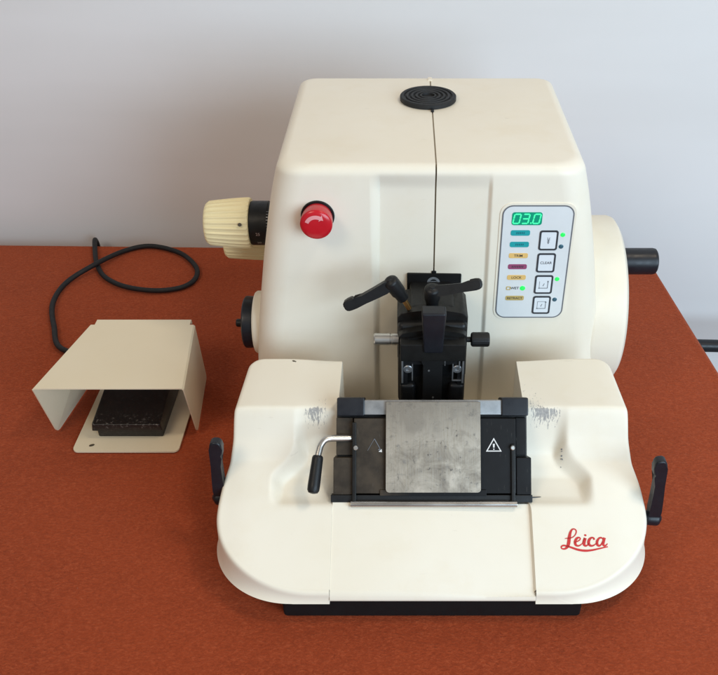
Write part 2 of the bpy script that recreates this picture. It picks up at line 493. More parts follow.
# ---- upper housing: two shells that meet along a seam
YF, YB = .80, 1.080
HZ = [.03, .10, .15, .20, .25, .30, .33, .348, .36]
HW = [.207, .2045, .199, .191, .1828, .1732, .1665, .1615, .1580]
def half(z): return float(smooth_interp(HZ, HW, z, .010))
SEAM = .0318
def recess(x, z):
    """how far the front face is set back between the two raised flanks."""
    top = min(1, max(0, (.3545-z)/.022)); top = top*top*(3-2*top)
    wl = .0050+.0055*min(1, max(0, (z-.10)/.24)); wr = .0042
    a = min(1, max(0, (x-(-.0365))/wl)); b = min(1, max(0, (.0905+.0025*(.35-z)/.3-x)/wr))
    a = .35*a+.65*a**2.2; b = .5*b+.5*b*b*(3-2*b)
    return (.0066-.0034*min(1, max(0, (x+.03)/.115)))*a*b*top
def shell(sgn):
    bm = bmesh.new()
    zs = list(np.linspace(.034, .32, 34))+list(np.linspace(.3235, .349, 13))
    lev = [(z, 0) for z in zs]
    for a in np.linspace(10, 90, 9): lev.append((.349+.011*math.sin(R(a)), .011*(1-math.cos(R(a)))))
    rings = []
    gap = .0008
    for z, ins in lev:
        hw = half(min(z, .36))-ins; x0 = SEAM+sgn*gap; xo = CX+sgn*hw
        rc = .030; rb = .016
        ring = []
        yf, yb = YF+ins, YB-ins*1.5
        xs = np.linspace(x0, xo-sgn*rc, 190)
        for x in xs: ring.append(Vector((x, yf+recess(x, z), z)))
        for k in range(1, 13):
            a = R(90*k/12); ring.append(Vector((xo-sgn*rc+sgn*rc*math.sin(a), yf+rc*.8-rc*.8*math.cos(a), z)))
        for y in np.linspace(yf+rc, yb-rb, 10)[1:]: ring.append(Vector((xo, y, z)))
        for k in range(1, 11):
            a = R(90*k/10); ring.append(Vector((xo-sgn*rb+sgn*rb*math.cos(a), yb-rb+rb*math.sin(a), z)))
        for x in np.linspace(xo-sgn*rb, x0, 12)[1:]: ring.append(Vector((x, yb, z)))
        rings.append([bm.verts.new(p) for p in ring])
    n = len(rings[0])
    for i in range(len(rings)-1):
        for k in range(n):
            bm.faces.new((rings[i][k], rings[i][(k+1) % n], rings[i+1][(k+1) % n], rings[i+1][k]))
    bm.faces.new(rings[-1]); bm.faces.new(rings[0][::-1])
    return bm
finish('housing_shell', shell(-1), 'cream', mic, 'left half of the cream housing carrying the red stop button', 32)
finish('housing_shell', shell(1), 'cream', mic, 'right half of the cream housing carrying the control panel', 32)
bm = bmesh.new(); add_box(bm, (SEAM-.0008, YF+.0086, .05), (SEAM+.0008, YB-.022, .3588))
finish('seam_gasket', bm, 'seam', mic)
bm = bmesh.new(); add_box(bm, (SEAM-.0030, YB-.022, .352), (SEAM+.0024, YB-.012, .3614), .0006)
finish('seam_clip', bm, 'cream', mic)

# round rubber mat on the top
bm = bmesh.new()
mc = (.0275, .990, .3602)
prof = [(0, .0325), (.0008, .0335), (.0048, .0335), (.0060, .0322)]
for r in (.0290, .0235, .0180, .0125):
    prof += [(.0060, r), (.0042, r-.0008), (.0042, r-.0022), (.0060, r-.0030)]
prof += [(.0060, .0078), (.0035, .0072), (.0035, .0004)]
add_lathe(bm, mc, (0, 0, 1), prof, 64)
finish('rubber_mat', bm, 'rubber', mic)
bm = bmesh.new(); add_box(bm, (SEAM-.0018, .9500, .3595), (SEAM+.0016, .9560, .3622), .0005)
finish('mat_tab', bm, 'black', mic)

# emergency stop
sx, sz = -.0916, .3045
bm = bmesh.new(); add_lathe(bm, (sx, YF+.001, sz), (0, -1, 0), [(0, .0177), (.0020, .0177), (.0026, .0171), (.0026, .0150), (.0012, .0140)], 48)
ring = finish('button_collar', bm, 'black', mic)
bm = bmesh.new()
pr = [(0, .0150), (.003, .0158), (.006, .0162), (.0095, .0165), (.0140, .0168), (.0180, .0168)]
for a in np.linspace(8, 88, 9): pr.append((.0180+.0042*math.sin(R(a)), .0168*math.cos(R(a))**.6))
pr.append((.0223, .0006))
add_lathe(bm, (sx, YF-.0012, sz), (0, -1, .0), pr, 48)
head = finish('stop_button', bm, 'red', mic, angle=50)
bm = bmesh.new()
def dome_z(rr):       # height of the button face at radius rr
    h = np.array([p[0] for p in pr[6:]]); r = np.array([p[1] for p in pr[6:]])
    return float(np.interp(rr, r[::-1], h[::-1]))
outer, inner = [], []
def onface(a, rr, lift=.0004):
    return Vector((sx+rr*math.cos(R(a)), YF-.0012-dome_z(rr)-lift, sz+rr*math.sin(R(a))))
seq = [(a, .0080, .0120) for a in np.linspace(158, 62, 14)]
rows = [[bm.verts.new(onface(a, r0+(r1-r0)*k/3)) for k in range(4)] for a, r0, r1 in seq]
for i in range(len(rows)-1):
    for k in range(3): bm.faces.new((rows[i][k], rows[i][k+1], rows[i+1][k+1], rows[i+1][k]))
hd = [bm.verts.new(onface(62, r)) for r in (.0062, .0085, .0115, .0138)]
hm = [bm.verts.new(onface(50, r)) for r in (.0088, .0096, .0106, .0114)]
tip = bm.verts.new(onface(38, .0100))
for k in range(3): bm.faces.new((hd[k], hd[k+1], hm[k+1], hm[k])); bm.faces.new((hm[k], hm[k+1], tip))
finish('arrow_mark', bm, 'mark_pink', head)

# ---- control panel on the front face
PX0, PX1, PZ0, PZ1 = .1028, .1770, .1765, .3165
PW, PH = PX1-PX0, PZ1-PZ0
YP = YF-.0001
def pm(a, b, lift):   # fractions across / down -> matrix facing the operator
    return frame((PX0+a*PW, YP-lift, PZ1-b*PH), (1, 0, 0), (0, 0, 1), (0, -1, 0))
bm = bmesh.new()
add_prism(bm, rrect(PW+.0062, PH+.0062, .0125, 8), pm(.5, .5, 0), -.004, .0007, .0004)
cpan = finish('panel_bezel', bm, 'cream', mic)
bm = bmesh.new(); add_ring(bm, rrect(PW+.0014, PH+.0014, .0112, 8), rrect(PW-.0012, PH-.0012, .0099, 8), pm(.5, .5, 0), .0002, .0012)
finish('panel_border', bm, 'grey_ink', cpan)
bm = bmesh.new(); add_prism(bm, rrect(PW-.0010, PH-.0010, .0100, 8), pm(.5, .5, 0), .0002, .0010)
face = finish('control_panel', bm, 'panel', mic)
def prect(name, a0, a1, b0, b1, mat, rad=.3, z0=.0008, z1=.0013, parent=None):
    bm = bmesh.new(); w, h = (a1-a0)*PW, (b1-b0)*PH
    add_prism(bm, rrect(w, h, min(w, h)*rad, 5), pm((a0+a1)/2, (b0+b1)/2, 0), z0, z1, .0001)
    return finish(name, bm, mat, parent or face)
disp = prect('display', .128, .558, .052, .160, 'seg_back', .18)
def digits():
    bm = bmesh.new()
    segs = {'0': 'abcdef', '3': 'abgcd'}
    w, h, t = .0066, .0108, .0013
    def seg(cx, s):
        cz = PZ1-.106*PH
        if s in 'agd':
            dz = {'a': h/2, 'g': 0, 'd': -h/2}[s]
            pts = [(-w/2+t*.55, dz-t/2), (w/2-t*.55, dz-t/2), (w/2-t*.3, dz), (w/2-t*.55, dz+t/2), (-w/2+t*.55, dz+t/2), (-w/2+t*.3, dz)]
        else:
            dx = w/2 if s in 'bc' else -w/2
            lo, hi = (0, h/2) if s in 'bf' else (-h/2, 0)
            pts = [(dx-t/2, lo+t*.5), (dx, lo+t*.15), (dx+t/2, lo+t*.5), (dx+t/2, hi-t*.5), (dx, hi-t*.15), (dx-t/2, hi-t*.5)]
        pts = [(x+z*.16, z) for x, z in pts]
        add_prism(bm, pts, frame((cx, YP, cz), (1, 0, 0), (0, 0, 1), (0, -1, 0)), .0012, .0016)
    for cx, d in zip((.200, .325, .482), '030'):
        for s in segs[d]: seg(PX0+cx*PW, s)
    add_prism(bm, [(.0008*math.cos(a), .0008*math.sin(a)) for a in np.linspace(0, 2*math.pi, 9)[:-1]], frame((PX0+.402*PW, YP, PZ1-.142*PH), (1, 0, 0), (0, 0, 1), (0, -1, 0)), .0012, .0016)
    return bm
finish('display_digits', digits(), 'seg', disp, smooth=False)
labels = [(.128, .405, .203, .250, 'teal', None), (.128, .405, .303, .350, 'teal', None), (.128, .405, .403, .447, 'tan', 'TRIM'),
          (.128, .405, .502, .546, 'plum', None), (.128, .405, .600, .644, 'tan', 'LOCK'), (.128, .405, .793, .836, 'tan_dark', 'RETRACT')]
for a0, a1, b0, b1, mat, tx in labels:
    lb = prect('indicator_label', a0, a1, b0, b1, mat, .3)
    bm = bmesh.new()
    if tx: text_bm(bm, tx, .0042 if tx != 'RETRACT' else .0040, pm((a0+a1)/2, (b0+b1)/2+.001, 0), z1=.00145, bold=.00004)
    else:
        mtx = pm((a0+a1)/2, (b0+b1)/2, 0)
        for k in range(5 if mat != 'plum' else 7):
            x = (k-(2 if mat != 'plum' else 3))*.0019
            add_prism(bm, [(x-.0005, -.0011), (x+.0004, -.0011), (x+.0008, .0011), (x-.0002, .0011)], mtx, .0012, .00145)
    finish('lettering', bm, 'ink' if tx else ('teal_dark' if mat == 'teal' else 'ink'), lb, smooth=False)
bm = bmesh.new(); add_ring(bm, rrect(.0050, .0046, .0010, 3), rrect(.0030, .0026, .0006, 3), pm(.160, .722, 0), .0009, .0013)
sq = finish('wet_symbol', bm, 'tan_dark', face, smooth=False)
bm = bmesh.new(); text_bm(bm, 'WET', .0044, pm(.254, .722, 0), z1=.00125, bold=.00004)
finish('lettering', bm, 'ink', face, smooth=False)
def lamp(a, b, r, on):
    bm = bmesh.new()
    add_lathe(bm, (PX0+a*PW, YP-.0008, PZ1-b*PH), (0, -1, 0), [(0, r), (.0004, r), (.0008, r*.8), (.0010, r*.3)], 24)
    finish('indicator_lamp', bm, 'led_on' if on else 'led_off', face, 'lit green lamp' if on else 'unlit dark lamp')
lamp(.372, .722, .0030, True)
for a, b, on in ((.878, .243, True), (.872, .345, False), (.872, .637, True), (.872, .829, False)): lamp(a, b, .0026, on)
btns = [(.205, .377, 'light'), (.403, .575, 'CLEAR'), (.601, .773, 'open'), (.795, .965, 'closed')]
for b0, b1, kind in btns:
    w, h = .270*PW, (b1-b0)*PH; mtx = pm(.680, (b0+b1)/2, 0)
    bm = bmesh.new(); add_ring(bm, rrect(w, h, .0028, 6), rrect(w-.0038, h-.0040, .0014, 6), mtx, .0008, .0016)
    b = finish('membrane_button', bm, 'ink', face)
    bm = bmesh.new(); add_prism(bm, rrect(w-.0034, h-.0036, .0013, 5), mtx, .0008, .0014); finish('button_face', bm, 'btn', b)
    bm = bmesh.new()
    def bar(x0, y0, x1, y1, t=.0007):
        d = Vector((x1-x0, y1-y0)); n = Vector((-d.y, d.x)).normalized()*t/2
        add_prism(bm, [(x0+n.x, y0+n.y), (x0-n.x, y0-n.y), (x1-n.x, y1-n.y), (x1+n.x, y1+n.y)][::-1], mtx, .0013, .00155)
    def tri(x, y, dx, dy, s=.0016):
        n = Vector((-dy, dx)); add_prism(bm, [(x+dx*s, y+dy*s), (x+n.x*s*.6, y+n.y*s*.6), (x-n.x*s*.6, y-n.y*s*.6)], mtx, .0013, .00158)
    if kind == 'CLEAR': text_bm(bm, 'CLEAR', .0043, mtx, z1=.00155, bold=.00003)
    elif kind == 'light':
        bar(-.0016, .0010, .0016, .0010, .0006); bar(-.0010, .0002, .0010, .0002, .0006)
        bar(0, -.0038, 0, -.0002, .0008); tri(0, -.0026, 0, -1, .0017)
        bar(-.0013, .0036, -.0006, .0018, .0006); bar(.0013, .0036, .0006, .0018, .0006); bar(-.0013, -.0018, -.0003, -.0010, .0005); bar(.0013, -.0018, .0003, -.0010, .0005)
    else:
        s = .0046
        bar(-s, -s, s, -s); bar(s, -s, s, s*.9); bar(-s, -s, -s, s*(.9 if kind == 'open' else 1), .0004)
        if kind == 'closed': bar(-s, s, s, s, .0004)
        tri(s, s*.75, 0, 1, .0018); tri(-s*.9, -s, -1, .0, .0016); bar(-.0006, -.0016, .0008, .0014, .0006); bar(-.0009, -.0016, .0001, -.0016, .0005)
    finish('button_symbol', bm, 'grey_ink' if kind != 'CLEAR' else 'ink', b, smooth=False)

# ---- right side: handwheel and its grip
wc = (.91, .130)
bm = bmesh.new()
add_lathe(bm, (.185, wc[0], wc[1]), (1, 0, 0), [(0, .100), (.022, .1035), (.028, .1035), (.0292, .1020), (.0305, .1035), (.036, .1050), (.066, .1052), (.071, .1035), (.0745, .0985), (.0752, .070), (.070, .064), (.070, .030), (.074, .026), (.078, .022), (.078, .001)], 96)
hw = finish('handwheel', bm, 'cream', mic)
bm = bmesh.new()
add_lathe(bm, (.2580, .900, .1905), (1, 0, 0), [(0, .010), (.004, .0150), (.006, .0163), (.044, .0163), (.0475, .0155), (.0490, .0135), (.0490, .0112), (.0475, .0105), (.0475, .001)], 40)
finish('crank_grip', bm, 'navy', hw)

# ---- left side: ribbed knobs with a scale ring, and a black disc knob
def ribbed(x_in, x_out, y, z, r_in, r_out, name, label=None):
    bm = bmesh.new(); nr = 26
    def mod(t, i):
        c = math.cos(nr*t); return 1+(.042*(c if c > -.35 else -.35-.35*(c+.35)) if 2 <= i <= 9 else 0)
    L = x_in-x_out; pr = [(0, r_in*.86), (.0004, r_in*.99), (.0022, r_in)]
    for k in range(7): pr.append((.006+(L-.010)*k/6, r_in+(r_out-r_in)*(k/6)**1.3))
    pr += [(L-.0015, r_out*.965), (L-.0003, r_out*.92), (L, r_out*.86), (L, r_out*.5), (L-.002, r_out*.45), (L-.002, .001)]
    add_lathe(bm, (x_in, y, z), (-1, 0, 0), pr, 240, mod)
    return finish(name, bm, 'cream_yellow', mic, label, 50)
k1 = ribbed(-.1818, -.2350, .900, .2430, .0290, .0252, 'ribbed_knob', 'upper ribbed cream knob beside the black scale ring')
bm = bmesh.new(); add_lathe(bm, (-.1905, .900-.0268, .2430+.0120), (.0, -.92, .40), [(0, .0021), (.0022, .0021), (.0022, .0004)], 16)
finish('set_screw', bm, 'chip', k1)
bm = bmesh.new(); add_lathe(bm, (-.140, .900, .2430), (-1, 0, 0), [(0, .0256), (.0200, .0256), (.0208, .0262), (.0300, .0262), (.0400, .0262), (.0420, .0255)], 64)
sr = finish('scale_ring', bm, 'anod', mic)
bm = bmesh.new()
for k, a in enumerate(np.arange(-160, 60, 7.5)):
    n = Vector((0, -math.cos(R(a)), math.sin(R(a)))); t = Vector((0, math.sin(R(a)), math.cos(R(a))))
    o = Vector((-.1575, .900, .2430))+n*.0257
    add_prism(bm, [(0, -.00025), (.0034, -.00025), (.0034, .00025), (0, .00025)], frame(o, (-1, 0, 0), t, n), 0, .0007)
    if k % 4 == 1 and a < 10:
        text_bm(bm, str(5*(k//4)+0), .0052, frame(Vector((-.1712, .900, .2430))+n*.0263, (1, 0, 0), t, n), z1=.0002, bold=.00008)
finish('scale_marks', bm, 'dull', sr, smooth=False)
ribbed(-.172, -.2300, .962, .1880, .0270, .0245, 'ribbed_knob', 'lower ribbed cream knob half hidden behind the upper one')
bm = bmesh.new(); add_lathe(bm, (-.145, .962, .188), (-1, 0, 0), [(0, .0235), (.028, .0235)], 48); finish('knob_shaft', bm, 'cream_yellow', mic)
ky, kz = .862, .1265
bm = bmesh.new(); add_lathe(bm, (-.155, ky, kz), (-1, 0, 0), [(0, .0385), (.0255, .0385), (.0275, .0370), (.0275, .030)], 64); finish('knob_collar', bm, 'cream', mic)
bm = bmesh.new(); add_lathe(bm, (-.1815, ky, kz), (-1, 0, 0), [(0, .0300), (.001, .0315), (.0110, .0322), (.0135, .0318), (.0150, .0300), (.0152, .012), (.0152, .0012)], 64)
dk = finish('disc_knob', bm, 'navy', mic)
bm = bmesh.new(); add_lathe(bm, (-.1960, ky-.002, kz), (-1, 0, 0), [(0, .0066), (.0020, .0062), (.0024, .0050), (.0095, .0050), (.0112, .0042), (.0112, .001)], 28); finish('knob_pin', bm, 'black', dk)

# ---- slot plate behind the specimen head
bm = bmesh.new(); add_prism(bm, rrect(.0600, .178, .0012, 3), frame((.0322, YF+.0068, .1425), (1, 0, 0), (0, 0, 1), (0, -1, 0)), 0, .0045, .0004)
slot = finish('slot_plate', bm, 'black_matte', mic)
bm = bmesh.new(); add_lathe(bm, (.0315, YF+.0025, .2205), (0, -1, .1), [(0, .0072), (.001, .0072), (.001, .0045), (.0004, .0042), (.0004, .001)], 32); finish('slot_screw', bm, 'dull', slot)
bm = bmesh.new(); add_prism(bm, rrect(.0052, .0030, .0008, 3), frame((SEAM, YF+.0068, .2330), (1, 0, 0), (0, 0, 1), (0, -1, 0)), 0, .003, .0003); finish('slot_tab', bm, 'black', slot)

# ---- specimen head
HX = .0293
bm = bmesh.new()
add_box(bm, (HX-.024, .752, .120), (HX+.024, .805, .222), .004)
add_box(bm, (HX-.0372, .736, .100), (HX+.0372, .782, .210), .006, 3)
shead = finish('specimen_head', bm, 'black', mic)
def arched(w, z0, zs, zc, y0, y1, bev, r=.004):
    bm = bmesh.new(); o = [(-w, z0), (w, z0)]
    n = 18
    for k in range(n+1):
        t = 1-2*k/n; z = zs+(zc-zs)*(1-t*t)
        e = max(0, abs(t)-(1-r/w))*w      # round the outer corners
        z -= r-math.sqrt(max(0, r*r-e*e)) if e > 0 else 0
        o.append((w*t, z))
    add_prism(bm, o, frame((HX, y1, 0), (1, 0, 0), (0, 0, 1), (0, -1, 0)), 0, y1-y0, bev)
    return bm
finish('orientation_drum', arched(.0376, .16, .2165, .2225, .7440, .790, .0018), 'anod', shead)
finish('clamp_band', arched(.0362, .15, .2030, .2085, .7270, .748, .0012), 'anod', shead)
finish('clamp_band', arched(.0330, .15, .1985, .2030, .7230, .730, .0008), 'black', shead)
bm = bmesh.new()
vs = add_box(bm, (HX-.0125, .7070, .1900), (HX+.0125, .7240, .2425), .0025, 3)
for v in vs:
    k = (v.co.z-.190)/.0525
    v.co.x = HX+(v.co.x-HX)*(.80+.20*min(1, k*1.8)); v.co.y += .010*max(0, .40-k)
finish('clamp_block', bm, 'navy', shead)
# clamp with its two jaws
bm = bmesh.new()
add_box(bm, (HX-.0345, .7130, .178), (HX+.0345, .750, .2000), .0015)
add_box(bm, (HX-.0350, .7230, .095), (HX+.0350, .760, .1800), .003)
clampb = finish('clamp_body', bm, 'anod', shead)
DZ = .0210
for s in (-1, 1):
    bm = bmesh.new()
    def jb(x0, x1, y0, y1, z0, z1, b, n=2): add_box(bm, (min(HX+s*x0, HX+s*x1), y0, z0+DZ), (max(HX+s*x0, HX+s*x1), y1, z1+DZ), b, n)
    jb(.0085, .0345, .7165, .726, .150, .1600, .0012)
    jb(.0180, .0350, .7150, .726, .090, .1240, .0045, 3)
    jb(.0265, .0345, .7168, .727, .122, .1520, .001)
    jaw = finish('clamp_jaw', bm, 'black', shead)
    bm = bmesh.new()
    jb(.0312, .0332, .7142, .7172, .1270, .1600, .0004)
    jb(.0208, .0222, .7150, .7170, .1300, .1520, .0003)
    if s > 0:
        jb(.0208, .0312, .7150, .7168, .1292, .1308, .0003)
        jb(.0275, .0290, .7146, .7168, .1450, .1595, .0003)
        jb(.0123, .0135, .7150, .7168, .1500, .1590, .0003)
    finish('jaw_spring', bm, 'dull', jaw)
    bm = bmesh.new(); add_lathe(bm, (HX+s*.0262, .7172, .1450+DZ), (0, -1, 0), [(0, .0050), (.0016, .0050), (.0022, .0044), (.0022, .0022), (.0010, .0018), (.0010, .0003)], 24)
    finish('jaw_screw', bm, 'dull', jaw)
bm = bmesh.new()
add_lathe(bm, (HX, .7155, .1585+DZ), (0, -1, 0), [(0, .0125), (.0015, .0125), (.0022, .0118), (.0022, .001)], 40)
add_box(bm, (HX-.0105, .7135, .096), (HX+.0105, .7225, .158+DZ), .0012)
finish('dovetail', bm, 'black_matte', shead)
for px_, pz_ in ((-.004, .1660), (.001, .1290)):
    bm = bmesh.new(); add_lathe(bm, (HX+px_, .7133, pz_), (0, -1, 0), [(0, .0012), (.0003, .0011), (.0003, .0002)], 12)
    finish('pin', bm, 'dull', shead)
# right knurled knob and left steel rod
bm = bmesh.new()
add_cyl(bm, (HX+.034, .742, .1862), (HX+.0450, .742, .1862), .0030, 0, 20)
def kn(t, i): return 1+(.02*math.cos(24*t) if 2 <= i <= 3 else 0)
add_lathe(bm, (HX+.0415, .742, .1862), (1, 0, 0), [(0, .0062), (.0008, .0074), (.0022, .0078), (.0180, .0078), (.0196, .0072), (.0200, .0060), (.0196, .001)], 96, kn)
finish('adjusting_knob', bm, 'black', shead)
bm = bmesh.new()
add_lathe(bm, (HX-.034, .742, .1868), (-1, 0, 0), [(0, .0066), (.0090, .0066), (.0095, .0061), (.0110, .0061), (.0115, .0066), (.0275, .0066), (.0288, .0056), (.0288, .0035), (.0275, .003), (.0275, .0005)], 40)
finish('steel_rod', bm, 'steel', shead)

# ---- clamping levers
def lever(hub_top, hub_bot, tip, face, name, parent, r=.0070, wide=1.0, stud=None, label=None, hook=1, thick=.0105):
    bm = bmesh.new()
    ht, hb, tp = Vector(hub_top), Vector(hub_bot), Vector(tip); ax = hb-ht; L = ax.length
    add_lathe(bm, ht, ax, [(-.0030, .0006), (-.0030, .0036), (-.0022, .0044), (-.0016, r*.80), (0, r*.96), (.0015, r), (.008, r*1.02), (L*.62, r*.98), (L*.66, r*.86), (L, r*.78)], 28)
    o = ht+ax.normalized()*.0045
    d = tp-o; D = d.length; d.normalize()
    nrm = Vector(face).normalized(); nrm = (nrm-d*nrm.dot(d)).normalized(); w = nrm.cross(d)*hook
    if hook < 0: nrm = -nrm
    up = [(0, .0056), (.15, .0060), (.35, .0058), (.6, .0052), (.78, .0054), (.88, .0054), (.94, .0048), (.98, .0034), (1, .0010)]
    dn = [(1, -.0026), (.985, -.0050), (.95, -.0066), (.88, -.0072), (.79, -.0070), (.765, -.0056), (.755, -.0040), (.6, -.0043), (.35, -.0050), (.15, -.0058), (0, -.0062)]
    ol = [(a*D, b*wide) for a, b in dn[::-1]]+[(a*D, b*wide) for a, b in up[::-1]]
    add_prism(bm, ol, frame(o, d, w, d.cross(w)), -thick/2, thick/2)
    es = [e for e in bm.edges if e.is_manifold and len(e.link_faces) == 2 and (len(e.link_faces[0].verts) > 15) != (len(e.link_faces[1].verts) > 15) and all(v.co != ht for v in e.verts) and len(e.link_faces[0].verts)+len(e.link_faces[1].verts) == len(ol)+4]
    bmesh.ops.bevel(bm, geom=es, offset=.0022, segments=3, profile=.5, affect='EDGES', clamp_overlap=True)
    ob = finish(name, bm, 'navy' if 'side' in name else 'black', parent, label, 45)
    bm = bmesh.new(); add_lathe(bm, ht-ax.normalized()*.0028, -ax, [(0, .0031), (.0008, .0028), (.0009, .0004)], 20); finish('lever_button', bm, 'anod' if 'side' in name else 'rubber', ob)
    if stud:
        bm = bmesh.new(); add_cyl(bm, hb, Vector(stud), .0029, 0, 16); finish('stud', bm, 'brass', ob)
    return ob
lever((-.0150, .742, .2600), (-.0020, .748, .2350), (-.0625, .738, .2300), (0, -1, .3), 'clamping_lever', shead, .0080, 1.0, stud=(.0045, .749, .2215), label='left clamping lever on a brass stud', hook=1)
lever((.0285, .7520, .2445), (.0290, .7580, .2215), (.0800, .7480, .2525), (0, -1, .6), 'clamping_lever', shead, .0085, 1.0, label='right clamping lever over the clamp block', hook=-1)

# ---- front cover: two shoulders with a panel between them
PYv = [.515, .527, .532, .555, .600, .618, .640, .655, .6665, .745]
PZv = [.038, .0435, .0470, .0615, .0880, .0968, .1066, .1255, .1545, .1570]
def P(y): return float(smooth_interp(PYv, PZv, y, .0021))
FYv = [.590, .602, .620, .645, .658, .6665, .745]
FZv = [.0830, .0868, .0885, .0930, .1030, .1545, .1570]
def F(y): return float(smooth_interp(FYv, FZv, y, .0026))
def sstep(a, b, x):
    t = min(1, max(0, (x-a)/(b-a))); return t*t*(3-2*t)
def surf(X, y):
    """height of the shoulder at |x - centre| = X."""
    p = P(y)
    if y > .588:
        xs = .160-.023*sstep(.622, .652, y)
        k = 1-sstep(xs-.009, xs+.005, X)
        k *= sstep(.588, .604, y)
        d = max(0, p-F(y)); p -= d*k
        if y < .645: p -= .004*k*sstep(.590, .612, y)*(1-sstep(.632, .645, y))
    if y > .655: p -= .0035*(1-sstep(.09, .16, X))*sstep(.655, .67, y)
    p -= .0030*sstep(.17, .2155, X)**2
    return p
OWy = [.595, .618, .640, .655, .6665, .745]
OWx = [.2122, .2095, .2040, .2008, .1982, .1932]
def outer_w(y):
    if y >= .745-.012: return float(np.interp(y, OWy, OWx))-.012+math.sqrt(max(0, .012**2-(y-.733)**2))
    if y >= .592: return float(smooth_interp(OWy, OWx, y, .005))
    t = (.592-y)/.0655
    return .118+.0942*math.sqrt(max(0, 1-t*t))
def inner_w(y): return .0958+.0045*sstep(.615, .590, y) if False else (.0958+.0042*(1-sstep(.590, .615, y)))
def shoulder(sg):
    bm = bmesh.new()
    ys = list(.733+.012*np.sin(np.linspace(math.pi/2, 0, 8)))+list(np.linspace(.729, .672, 12))+list(np.linspace(.670, .648, 16))+list(np.linspace(.645, .592, 26))
    ys += [.592-.0655*math.sin(a) for a in np.linspace(0, math.pi/2, 34)[1:]]
    NX = 60
    W = lambda X, y, z: bm.verts.new((CX+sg*X, y, z))
    grid = []
    for y in ys:
        a, b = inner_w(y), outer_w(y)
        us = np.linspace(0, 1, NX+1)
        grid.append([(a+(b-a)*u, y) for u in us])
    vg = [[W(X, y, surf(X, y)) for X, y in row] for row in grid]
    for i in range(len(vg)-1):
        for j in range(NX): bm.faces.new((vg[i][j], vg[i][j+1], vg[i+1][j+1], vg[i+1][j]))
    # boundary: back row inner->outer, outer column back->front, front row outer->inner
    B = []       # (vert, X, y, lipX, lipy, nx, ny)
    n = len(ys)
    for j in range(NX+1):
        X, y = grid[0][j]; B.append((vg[0][j], X, y, X+.004, y+.004, 0, 1))
    for i in range(1, n):
        X, y = grid[i][-1]
        if y > .592:
            t = (y-.592)/(.745-.592)
            c = sstep(.731, .745, y)
            B.append((vg[i][-1], X, y, .2225-.004*t+(X+.004-.2175)*c*0, .600+(y-.592)*(.749-.600)/(.745-.592), 1-c*.3, c))
        else:
            s = min(1, (.592-y)/.0655); th = math.asin(s)
            B.append((vg[i][-1], X, y, .138+.0845*math.cos(th), .600-.0795*math.sin(th), math.cos(th), -math.sin(th)))
    a = grid[-1][0][0]; e = grid[-1][-1][0]
    for j in range(NX-1, -1, -1):
        X, y = grid[-1][j]; k = (X-a)/(e-a)
        B.append((vg[-1][j], X, y, X+.018*k, .5203, 0, -1))
    loops = [[b[0] for b in B]]
    zl = .0290
    rr = .0055
    for a_ in (25, 50, 75):
        lp = []
        for v, X, y, LX, LY, nx, ny in B:
            l = math.hypot(nx, ny); r = min(rr, math.hypot(LX-X, LY-y)*.9+.0008)
            q = r*math.sin(R(a_))*.75; d = r*(1-math.cos(R(a_)))
            lp.append(W(X+nx/l*q, y+ny/l*q, v.co.z-d))
        loops.append(lp)
    base = [(v.co.copy()) for v in loops[-1]]
    for t in (.15, .3, .45, .6, .75, .88, .96, 1.0):
        lp = []
        for p, (v, X, y, LX, LY, nx, ny) in zip(base, B):
            g = .22*t+.78*t**2.8
            px = (p.x-CX)*sg
            lp.append(W(px+(LX-px)*g, p.y+(LY-p.y)*g, p.z+(zl-p.z)*t))
        loops.append(lp)
    # underside lip
    lp = []
    for p, (v, X, y, LX, LY, nx, ny) in zip(loops[-1], B):
        l = math.hypot(nx, ny); lp.append(W((p.co.x-CX)*sg-nx/l*.003, p.co.y-ny/l*.003, zl-.0012))
    loops.append(lp)
    lp = [W((p.co.x-CX)*sg-b[5]*.004, p.co.y-b[6]*.004, zl+.010) for p, b in zip(loops[-1], B)]
    loops.append(lp)
    for A, C in zip(loops, loops[1:]):
        for k in range(len(A)-1): bm.faces.new((A[k], A[k+1], C[k+1], C[k]))
    # inner wall
    prev = [vg[i][0] for i in range(n)]
    low = [W((v.co.x-CX)*sg-(.0035 if sg > 0 and v.co.y < .612 else 0), v.co.y, (v.co.z-.0075 if v.co.y < .612 else .045)) for v in prev]
    mid = [W((v.co.x-CX)*sg-.0003, v.co.y, v.co.z-.0012) for v in prev]
    for A, C in ((prev, mid), (mid, low)):
        for k in range(n-1): bm.faces.new((A[k], C[k], C[k+1], A[k+1]))
    return bm
shl = finish('side_cover', shoulder(-1), 'cream_worn', mic, 'left cream shoulder of the front cover with rubbed paint', 42)
shr = finish('side_cover', shoulder(1), 'cream_worn', mic, 'right cream shoulder of the front cover with red script', 42)
